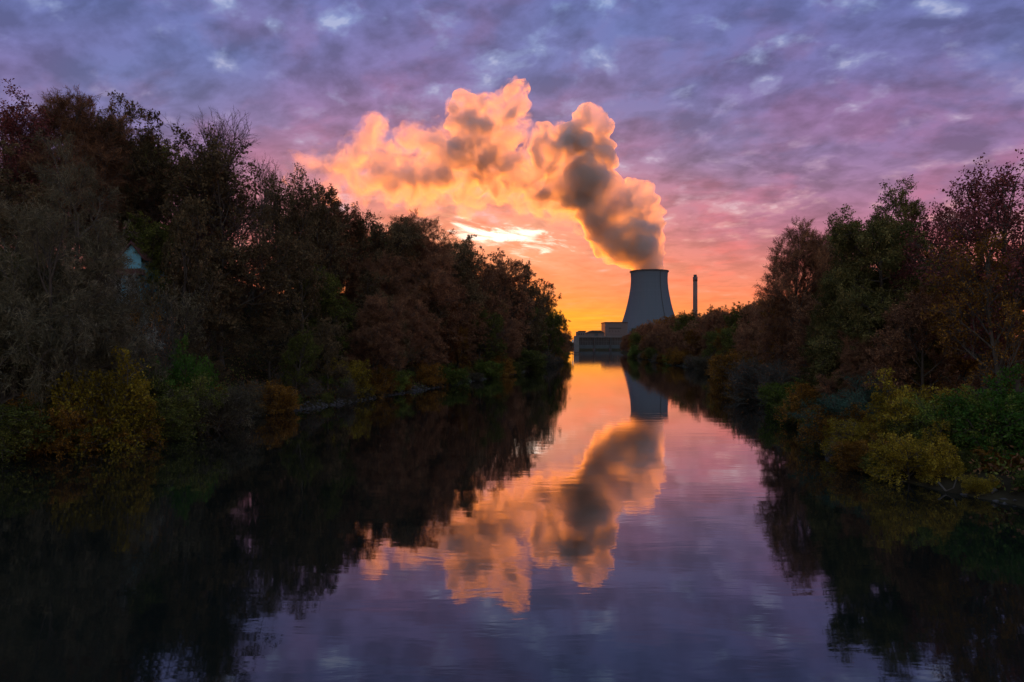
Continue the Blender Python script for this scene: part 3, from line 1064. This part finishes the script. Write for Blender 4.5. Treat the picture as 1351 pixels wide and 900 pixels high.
def plant(key, x, y, h, rz=0.0, wide=1.0, label=None, group=None, z=None):
    tm, cm, top, _ = PROTO[key]
    zg = float(height(x, y)) if z is None else z
    shrub = key.startswith('shrub')
    e = empty('shrub' if shrub else KINDNAME[key], (x, y, zg - 0.15), rz)
    s = h / top
    e.scale = (s * wide, s * wide, s)
    tag(e, label, 'shrub' if shrub else 'tree', group)
    for nm, me in (('stem' if shrub else 'trunk', tm), ('foliage' if shrub else 'crown', cm)):
        o = bpy.data.objects.new(nm, me)
        COL.objects.link(o)
        o.parent = e
    placed.append((x, y))
    return e


def hero(key, px, d, pytop, label, wide=1.0, rz=0.0, group=None):
    x = ux(px, d)
    zg = float(height(x, d))
    return plant(key, x, d, uz(pytop, d) - zg + 0.15, rz, wide, label, group)


def plant_heroes():
    # ---- left bank, skyline from the left edge to the right
    hero('plum', 8, 78, 128, 'dark plum-leaved tree cut off by the left edge, high on the skyline', 1.0, 0.4)
    hero('fine', 82, 84, 122, 'leafless tree with a feathery crown, highest on the left skyline', 1.05, 1.0)
    hero('fine', 128, 90, 146, 'leafless feathery tree just left of the round leafy crown on the skyline', 0.9, 2.2)
    hero('dark', 182, 92, 146, 'round leafy dark crown on the skyline above the blue-lit gable', 0.75, 0.2)
    hero('bare2', 258, 95, 152, 'leafless tree with upright broom-like twigs on the left skyline', 0.95, 0.0)
    hero('open', 292, 92, 190, 'open dark oak with sunset glowing through its branches', 1.05, 0.8)
    hero('bare', 345, 122, 205, 'thin leafless treetop rising behind the open oak', 0.6, 0.5)
    hero('open', 378, 118, 226, 'small leafy treetop right of the open oak against pink cloud', 0.7, 2.0)
    hero('dark2', 420, 125, 246, 'leafy pointed crown where the skyline begins to drop', 0.85, 0.0)
    hero('open', 464, 140, 276, 'half bare tree with orange sky between its stems on the skyline', 0.8, 1.4)
    hero('brown', 443, 134, 256, 'brown crown between the pointed leafy crown and the half bare tree', 0.95, 0.7)
    hero('dark', 504, 142, 285, 'dark crown between the half bare tree and the dense twiggy round crown', 0.95, 2.7)
    hero('fine', 540, 150, 284, 'dense twiggy round crown in the middle of the left skyline', 1.1, 0.9)
    hero('dark', 588, 172, 312, 'leafy bumpy crown just left of the bright break in the clouds', 0.9, 2.1)
    hero('brown2', 640, 190, 332, 'brown crown below the bright break in the clouds', 0.9, 0.4)
    hero('brown', 664, 212, 337, 'brown rounded crown between the bright cloud break and the tip of the left wood', 1.0, 1.9)
    hero('dark2', 688, 222, 344, 'rounded dark crown near the right end of the left wood', 1.0, 1.2)
    hero('dark', 714, 270, 372, 'leafy dark crown stepping down toward the orange horizon', 0.8, 0.2)
    hero('moss', 722, 255, 410, 'greyish tree near the tip of the left wood, leaning over water', 1.0, 0.2)
    hero('brown', 737, 330, 412, 'low crown at the tip of the left wood against yellow sky', 0.9, 2.4)
    # ---- left bank, foreground
    hero('willow', 80, 60, 182, 'big olive-grey willow with spreading limbs on the left bank', 0.64, 0.3)
    hero('willow', 10, 58, 230, 'olive willow half cut off by the left edge of the view', 0.9, 1.9)
    hero('silver', 128, 66, 322, 'silvery willow drooping beside the big olive willow', 0.62, 0.7)
    hero('dark2', 240, 78, 262, 'dark narrow tree right of the blue-lit gable', 0.7, 0.6)
    hero('rust', 592, 150, 400, 'rust-red tree low in the left wood', 0.75, 0.9)
    hero('amber', 607, 158, 432, 'small rust-orange tree beside the rust-red tree', 0.7, 2.0)
    # ---- right bank
    hero('tall', 1346, 52, 208, 'tall plum-leaved poplar cut off by the right edge', 1.0, 0.2)
    hero('tall', 1300, 56, 218, 'tall thin-leaved poplar with a fan of branches near the right edge', 1.05, 1.2)
    hero('tall2', 1322, 50, 300, 'amber poplar with bare lower branches near the right edge', 1.0, 2.6)
    hero('plum', 1228, 66, 262, 'plum-leaved tree between the dark tiered tree and the poplars', 0.75, 0.5)
    hero('tier', 1176, 66, 247, 'dark tiered tree with level branches on the right bank', 0.95, 0.8)
    hero('dark', 1158, 74, 272, 'dark leafy crown just left of the tallest tiered tree', 0.75, 0.3)
    hero('tier', 1122, 72, 330, 'shorter dark tiered tree left of the tallest tiered one', 1.0, 2.0)
    hero('fine', 1066, 98, 298, 'leafless tree with rounded brush-like tufts against pink sky', 0.85, 2.8)
    hero('fine', 1095, 100, 306, 'leafless brushy tree touching the dark tiered tree', 0.8, 0.8)
    hero('amber', 1268, 60, 345, 'amber tree in front of the poplars', 0.95, 0.9)
    hero('brown', 1215, 58, 380, 'brown tree behind the yellow-green bush', 1.0, 1.7)
    hero('brown', 1085, 88, 392, 'reddish-brown tree below the brush-tufted bare tree', 1.1, 0.3)
    hero('amber', 1040, 108, 392, 'wide amber-brown tree left of the reddish-brown one', 1.2, 2.3)
    hero('moss', 1128, 70, 420, 'low mossy tree under the shorter tiered tree', 1.1, 0.4)


def B(**kw):
    return kw


def plant_shrubs():
    S = [
        # left bank
        ('yellow', 128, 58, 466, 0.8, 'bright yellow bush under the silvery willow'),
        ('yellow', 165, 61, 508, 0.85, 'yellow-leaved bush at the water, right of a leaning stem'),
        ('russet', 72, 55, 520, 1.0, 'russet bush low on the left bank near the frame edge'),
        ('mossy', 25, 54, 530, 1.4, 'mossy green bush at the left edge just above the water'),
        ('mossy', 108, 56, 552, 1.3, 'small mossy bush hanging over the stones below the yellow bushes'),
        ('bright', 234, 68.5, 450, 0.6, 'vivid green bush standing out in the dark left wood'),
        ('olive', 176, 74, 357, 0.62, 'tall pale olive bush right below the blue-lit gable'),
        ('twiggy', 196, 70, 410, 0.5, 'tall leafless bush below and right of the blue-lit gable'),
        ('russet', 158, 70, 400, 0.5, 'tall russet bush below and left of the blue-lit gable'),
        ('mossy', 222, 67, 488, 1.0, 'dull mossy bush below the vivid green one'),
        ('olive', 268, 69, 502, 1.3, 'pale olive dome-shaped bush at the water on the left bank'),
        ('mossy', 200, 63, 522, 1.2, 'mossy bush between the yellow bushes and the pale olive dome'),
        ('twiggy', 330, 84, 500, 1.2, 'grey twiggy bush right of the pale olive dome'),
        ('yellow', 458, 106, 466, 0.9, 'small yellow bush alone in the middle of the left bank'),
        ('green', 440, 103, 492, 1.4, 'green bush at the waterline below the small yellow bush'),
        ('green', 505, 116, 486, 1.5, 'low wide green bush on the stony left shore'),
        ('olive', 560, 134, 480, 1.3, 'pale olive bush on the stony left shore'),
        ('twiggy', 395, 95, 486, 1.4, 'twiggy brown bush on the left shore between two dark gaps'),
        ('green', 640, 166, 474, 1.2, 'green bush below the rust-red tree'),
        ('mossy', 690, 206, 462, 1.6, 'grey-green bush near the far end of the left shore'),
        # right bank
        ('yellow', 1212, 50, 492, 0.9, 'tall yellow-green bush in the middle of the right bank'),
        ('mossy', 1232, 47, 545, 1.2, 'yellowish mossy bush in front of the tall yellow-green one'),
        ('green', 1290, 45, 514, 0.95, 'fresh green bush right of the tall yellow-green one'),
        ('bright', 1342, 44, 488, 1.0, 'bright green bush at the right edge of the view'),
        ('russet', 1318, 42, 588, 1.3, 'golden-leaved bush hanging over the water at lower right'),
        ('mossy', 1262, 43, 600, 1.3, 'dark mossy bush overhanging the right waterline'),
        ('bluish', 1138, 57, 496, 1.15, 'bluish-green round bush on the right bank'),
        ('twiggy', 1140, 50, 556, 1.5, 'grey leafless brush spilling into the river on the right bank'),
        ('twiggy', 1098, 58, 566, 1.2, 'low grey twigs at the point of the right bank'),
        ('russet', 1078, 72, 500, 1.2, 'russet bush at the water left of the bluish bush'),
        ('green', 1046, 84, 500, 1.1, 'small green bush beside the dome-shaped brown bush'),
        ('twiggy', 1022, 104, 470, 1.6, 'dome-shaped reddish-brown bush leaning over the river'),
        ('russet', 985, 130, 465, 1.4, 'brown bush left of the dome-shaped bush'),
    ]
    for i, (key, px, d, pyt, wide, lab) in enumerate(S):
        x = ux(px, d)
        zg = float(height(x, d))
        zg = max(zg, 0.15)
        h = max(1.2, uz(pyt, d) - zg)
        plant('shrub_' + key, x, d, h, i * 1.7, wide, lab, None, zg)


plant_heroes()
plant_shrubs()


def fill_forest():
    rnd = random.Random(77)
    # blue-lit gable must stay visible: keep a lane open toward it
    def lane(x, y):
        p = 675.5 + x / y * F
        return 150 < p < 200 and y < 86

    left_kinds = ['brown', 'brown2', 'dark', 'dark2', 'moss', 'fine', 'brown', 'dark', 'dark2', 'brown', 'moss', 'bare']
    y = 24.0
    rows = [4, 10, 18, 27, 38]
    n = 0
    for ri, s0 in enumerate(rows):
        y = 30.0 + rnd.uniform(0, 5)
        while y < 430:
            step = (6.6 + 0.016 * y + 0.5 * ri) * rnd.uniform(0.8, 1.25)
            s = s0 + rnd.uniform(-2.2, 2.2)
            x = float(np.interp(y, LY, LX)) - s
            ok = not lane(x, y) and all((x - a) ** 2 + (y - b) ** 2 > 9.0 for a, b in placed)
            px = 675.5 + x / y * F
            if px < -120 or (y > 330 and ri > 2):
                ok = False
            if ok:
                key = rnd.choice(left_kinds)
                hmax = (10.0, 14.0, 18.0, 20.0, 21.0)[ri] if y < 105 else (15.0, 21.0, 24.0, 24.0, 22.0)[ri]
                h = hmax * rnd.uniform(0.78, 1.08)
                if y > 300:
                    h *= 0.85
                # not above the photographed outline of the wood
                sky = np.interp(px, [0, 80, 170, 250, 275, 300, 348, 380, 430, 450, 478, 500, 540, 600, 650, 690, 720, 740, 752],
                                [150, 150, 170, 185, 275, 325, 325, 262, 266, 306, 306, 292, 292, 322, 345, 358, 392, 425, 442])
                if 112 < px < 236 and y < 86:
                    sky = 375.0
                zg = float(height(x, y))
                h = min(h, float(uz(sky, y)) - zg)
                if h > 3.0:
                    zone = 'near' if px < 330 else ('middle' if px < 560 else 'far')
                    where = {'near': 'behind the willows and yellow bushes', 'middle': 'above the stony middle shore', 'far': 'toward the tip of the wood'}[zone]
                    look = {'brown': 'brown-leaved', 'brown2': 'narrow brown-leaved', 'dark': 'dark-leaved', 'dark2': 'narrow dark-leaved', 'moss': 'mossy green',
                            'fine': 'feathery twigged', 'bare': 'leafless'}[key]
                    tier = 'low on' if ri < 2 else 'high on'
                    lab = '%s tree %s the left slope %s' % (look, tier, where)
                    plant(key, x, y, h, rnd.uniform(0, 6.28), rnd.uniform(0.95, 1.3), lab, lab.replace(' tree ', ' trees '))
                    n += 1
            y += step
    # right bank
    right_kinds = ['brown', 'amber', 'brown2', 'amber', 'brown', 'fine', 'brown', 'moss']
    for ri, s0 in enumerate([4.0, 11.5, 20]):
        y = 40.0 + rnd.uniform(0, 6)
        while y < 560:
            step = (7.2 + 0.02 * y + 0.8 * ri) * rnd.uniform(0.8, 1.25)
            s = s0 + rnd.uniform(-1.5, 1.5)
            x = float(np.interp(y, RY, RX)) + s
            px = 675.5 + x / y * F
            ok = px < 1480 and all((x - a) ** 2 + (y - b) ** 2 > 9.0 for a, b in placed)
            if ok:
                key = rnd.choice(right_kinds)
                hmax = (9.0, 14.0, 17.0)[ri] if y < 130 else (13.0, 18.0, 20.0)[ri]
                h = hmax * rnd.uniform(0.8, 1.08)
                sky = np.interp(px, [812, 822, 835, 870, 920, 960, 1000, 1050, 1110, 1180, 1240, 1300, 1351, 1480], [452, 446, 432, 420, 407, 400, 388, 380, 370, 330, 320, 300, 290, 290])
                zg = float(height(x, y))
                h = min(h, float(uz(sky, y)) - zg)
                if h > 2.5:
                    zone = 'near' if px > 1130 else ('middle' if px > 960 else 'far')
                    where = {'near': 'around the tiered tree and poplars', 'middle': 'behind the dome-shaped brown bush', 'far': 'in front of the cooling tower'}[zone]
                    look = {'brown': 'brown-leaved', 'brown2': 'narrow brown-leaved', 'dark': 'dark-leaved', 'moss': 'mossy green', 'amber': 'amber-leaved',
                            'fine': 'feathery twigged'}[key]
                    tier = 'at the edge of' if ri < 2 else 'back from'
                    lab = '%s tree %s the right shore %s' % (look, tier, where)
                    plant(key, x, y, h, rnd.uniform(0, 6.28), rnd.uniform(0.9, 1.25), lab, lab.replace(' tree ', ' trees '))
                    n += 1
            y += step
    # bushes that lean over the waterline
    for side in (0, 1):
        y = 33.0
        while y < (330 if side == 0 else 420):
            step = ((4.2 + 0.03 * y) if side == 0 else ((1.7 + 0.01 * y) if y < 80 else (3.0 + 0.03 * y))) * rnd.uniform(0.6, 1.5)
            s = rnd.uniform(0.3, 2.0)
            x = float(np.interp(y, LY, LX)) - s if side == 0 else float(np.interp(y, RY, RX)) + s
            px = 675.5 + x / y * F
            if -60 < px < 1430:
                key = rnd.choice(['mossy', 'twiggy', 'russet', 'olive', 'mossy', 'green', 'twiggy'] if side == 0 else ['mossy', 'russet', 'yellow', 'russet', 'yellow', 'green', 'mossy'] if y < 80 else ['mossy', 'russet', 'twiggy', 'russet', 'yellow', 'green', 'olive', 'twiggy'])
                h = (1.0 + (3.4 if side == 0 or y > 80 else 2.4) * rnd.random() ** 1.8) * (1 + y / 260)
                look = {'mossy': 'mossy green', 'twiggy': 'grey leafless', 'russet': 'russet', 'olive': 'pale olive', 'green': 'plain green', 'yellow': 'yellow-leaved'}[key]
                where = ('of the left shore, ' + ('under the willows' if px < 300 else ('mid-shore' if px < 560 else 'far down the river'))) if side == 0 else (
                    'of the right shore, ' + ('under the poplars' if px > 1130 else ('mid-shore' if px > 960 else 'before the cooling tower')))
                lab = 'low %s waterside bush %s' % (look, where)
                plant('shrub_' + key, x, y, h, rnd.uniform(0, 6.28), rnd.uniform(0.9, 1.5), lab, lab.replace(' bush ', ' bushes '), max(0.1, float(height(x, y)) - 0.3))
            y += step
    print('forest trees', n, 'all plants', len(placed))


fill_forest()


# ------------------------------------------------------------------ houses on the slope, mast
def build_houses():
    D = 84.0
    x = ux(173, D)
    zg = float(height(x, D))
    r = empty('gabled_house', (x, D, zg), R(8))
    tag(r, 'white gable wall of a house, tinted blue as by sky light, on the left slope', 'house')
    ztop = uz(322, D) - zg
    zb = uz(356, D) - zg
    ze = uz(338, D) - zg
    w = 1.15
    b = MB()
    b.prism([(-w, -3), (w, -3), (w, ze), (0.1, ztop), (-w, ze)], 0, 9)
    b.build('wall', M['sky_tint_plaster'], r)
    b = MB()
    for sgn in (-1, 1):
        xa = sgn * (w + 0.5)
        za = ze - 0.35 * (ztop - ze)
        t = 0.22
        b.prism([(0.1, ztop + 0.03), (0.1, ztop + t + .03), (xa, za + t + 0.03), (xa, za + 0.03)], -0.5, 9.4)
    rf = b.build('roof', M['roof_tile'], r)
    b = MB().box(-0.9, 0.6, 2.0, 3.2, ztop + 0.0, uz(309, D) - zg)
    b.build('chimney', solid('chimney_brick', (0.22, 0.12, 0.18), 0.9), rf)
    b = MB().box(-0.4, 0.4, -0.06, 0.05, zb - 2.2, zb - 0.7)
    b.build('window', M['window_dark'], r)
    MB().prism([(-w - .3, zb - 0.7), (w + .6, zb - 0.7), (w + .4, zb), (-w - .1, zb)], -1.6, -0.03).build('porch_roof', M['roof_tile'], r)

    D = 110.0
    x = ux(268, D)
    zg = float(height(x, D))
    r = empty('garden_shed', (x, D, zg), R(-5))
    tag(r, 'low blue-grey shed half hidden in the wood right of the gable', 'shed')
    z0, z1 = uz(378, D) - zg, uz(362, D) - zg
    MB().box(-1.4, 1.4, 0, 3, min(-1, z0 - 2), z1).build('wall', M['sky_tint_plaster'], r)
    MB().prism([(-1.7, z1 + .003), (1.7, z1 + .003), (1.7, z1 + .2), (0, z1 + .8), (-1.7, z1 + .2)], -0.3, 3.3).build('roof', M['roof_tile'], r)

    D = 150.0
    x = ux(437, D)
    zg = float(height(x, D))
    r = empty('antenna_mast', (x, D, zg))
    tag(r, 'thin pole sticking up above the treetops on the left skyline', 'mast')
    zt = uz(247, D) - zg
    MB().tube([(0, 0, -1), (0, 0, zt)], 0.16, 0.09, 8).build('pole', M['dark_steel'], r)
    b = MB()
    for q in (0.4, 1.0):
        b.tube([(-0.35, 0, zt - q), (0.35, 0, zt - q)], 0.04, 0.04, 5)
    b.build('crossbar', M['dark_steel'], r)


build_houses()


# ------------------------------------------------------------------ shore stones, undergrowth
def build_shore():
    rs = np.random.RandomState(3)
    bm = bmesh.new()
    ico = bmesh.ops.create_icosphere(bm, subdivisions=1, radius=1.0)
    bv = np.array([v.co[:] for v in bm.verts], np.float32)
    bf = np.array([[v.index for v in f.verts] for f in bm.faces], np.int32)
    bm.free()
    V, T = [], []
    for side in (0, 1):
        for i in range(2600 if side == 0 else 260):
            y = 30 + 300 * rs.rand() ** 1.4
            s = rs.uniform(-0.4, 1.3)
            x = np.interp(y, LY, LX) - s if side == 0 else np.interp(y, RY, RX) + s
            z = float(height(x, y))
            sz = rs.uniform(0.07, 0.22) * rs.uniform(0.6, 1.3) * (1 + y / 220)
            sc = np.array([1, rs.uniform(.6, 1), rs.uniform(.45, .8)]) * sz
            a = rs.uniform(0, 6.28)
            q = bv * (1 + 0.28 * rs.normal(size=(len(bv), 1))) * sc
            qx = q[:, 0] * math.cos(a) - q[:, 1] * math.sin(a)
            qy = q[:, 0] * math.sin(a) + q[:, 1] * math.cos(a)
            T.append(bf + len(V) * len(bv))
            V.append(np.stack([qx + x, qy + y, q[:, 2] + z + 0.05], 1))
    o = link('shore_stones', np_mesh('shore_stones', np.concatenate(V), np.concatenate(T)), M['rock'])
    tag(o, 'band of small grey stones along the waterline of both banks', 'stones', kind='stuff')

    # leaves, sprigs and low growth over the banks
    for nm, mt, cnt, seed in (('undergrowth', 'leaf_moss', 60000, 5), ('bramble_leaves', 'leaf_brown', 60000, 6)):
        rs = np.random.RandomState(seed)
        y = 30 + 330 * rs.rand(cnt) ** 1.7
        left = rs.rand(cnt) < 0.68
        s = rs.gamma(1.6, 4.5, cnt) + 0.6
        x = np.where(left, np.interp(y, LY, LX) - s, np.interp(y, RY, RX) + s)
        z = height(x, y)
        tuft = 0.5 + 0.5 * np.sin(x * 0.9 + 2 * np.sin(y * 0.31)) * np.sin(y * 0.7 + x * 0.2)
        z = z + rs.rand(cnt) ** 1.5 * (0.3 + 1.5 * tuft)
        C = np.stack([x, y, z], 1)
        d = rs.normal(0, 1, (cnt, 3))
        d[:, 2] += 0.6
        d /= np.linalg.norm(d, axis=1, keepdims=True)
        w = np.cross(d, rs.normal(0, 1, (cnt, 3)))
        w /= np.linalg.norm(w, axis=1, keepdims=True)
        sz = rs.uniform(0.12, 0.32, (cnt, 1)) * (1 + y[:, None] / 250)
        P = np.stack([C - d * sz * .5, C + w * sz * .25, C + d * sz * .5, C - w * sz * .25], 1).reshape(-1, 3)
        o = link(nm, np_mesh(nm, P, np.arange(cnt * 4).reshape(cnt, 4)), M[mt])
        tag(o, 'low %s covering the ground of both banks' % ('green growth' if nm == 'undergrowth' else 'brown bramble leaves'), 'undergrowth', kind='stuff')

    # fallen branches at the right waterline
    b = MB()
    b.tube([(ux(1132, 47.5), 47.5, 0.55), (ux(1145, 46.8), 46.8, 0.42), (ux(1160, 46.2), 46.2, 0.2), (ux(1172, 45.6), 45.6, 0.05), (ux(1182, 45.2), 45.2, -0.2)], 0.13, 0.05, 7)
    b.tube([(ux(1145, 46.8), 46.8, 0.42), (ux(1150, 46.3), 46.3, 0.8), (ux(1153, 46.0), 46.0, 1.0)], 0.05, 0.015, 5)
    tag(b.build('fallen_log', M['bark']), 'fallen log at the water under the grey leafless brush', 'log')
    b = MB()
    b.tube([(ux(1238, 41), 41, 0.5), (ux(1248, 40.5), 40.5, 0.1), (ux(1258, 40.4), 40.4, 0.3), (ux(1262, 40.6), 40.6, 0.8)], 0.07, 0.03, 6)
    tag(b.build('bent_branch', M['bark']), 'thin curved branch hanging to the water below the mossy right bank bush', 'branch')


build_shore()
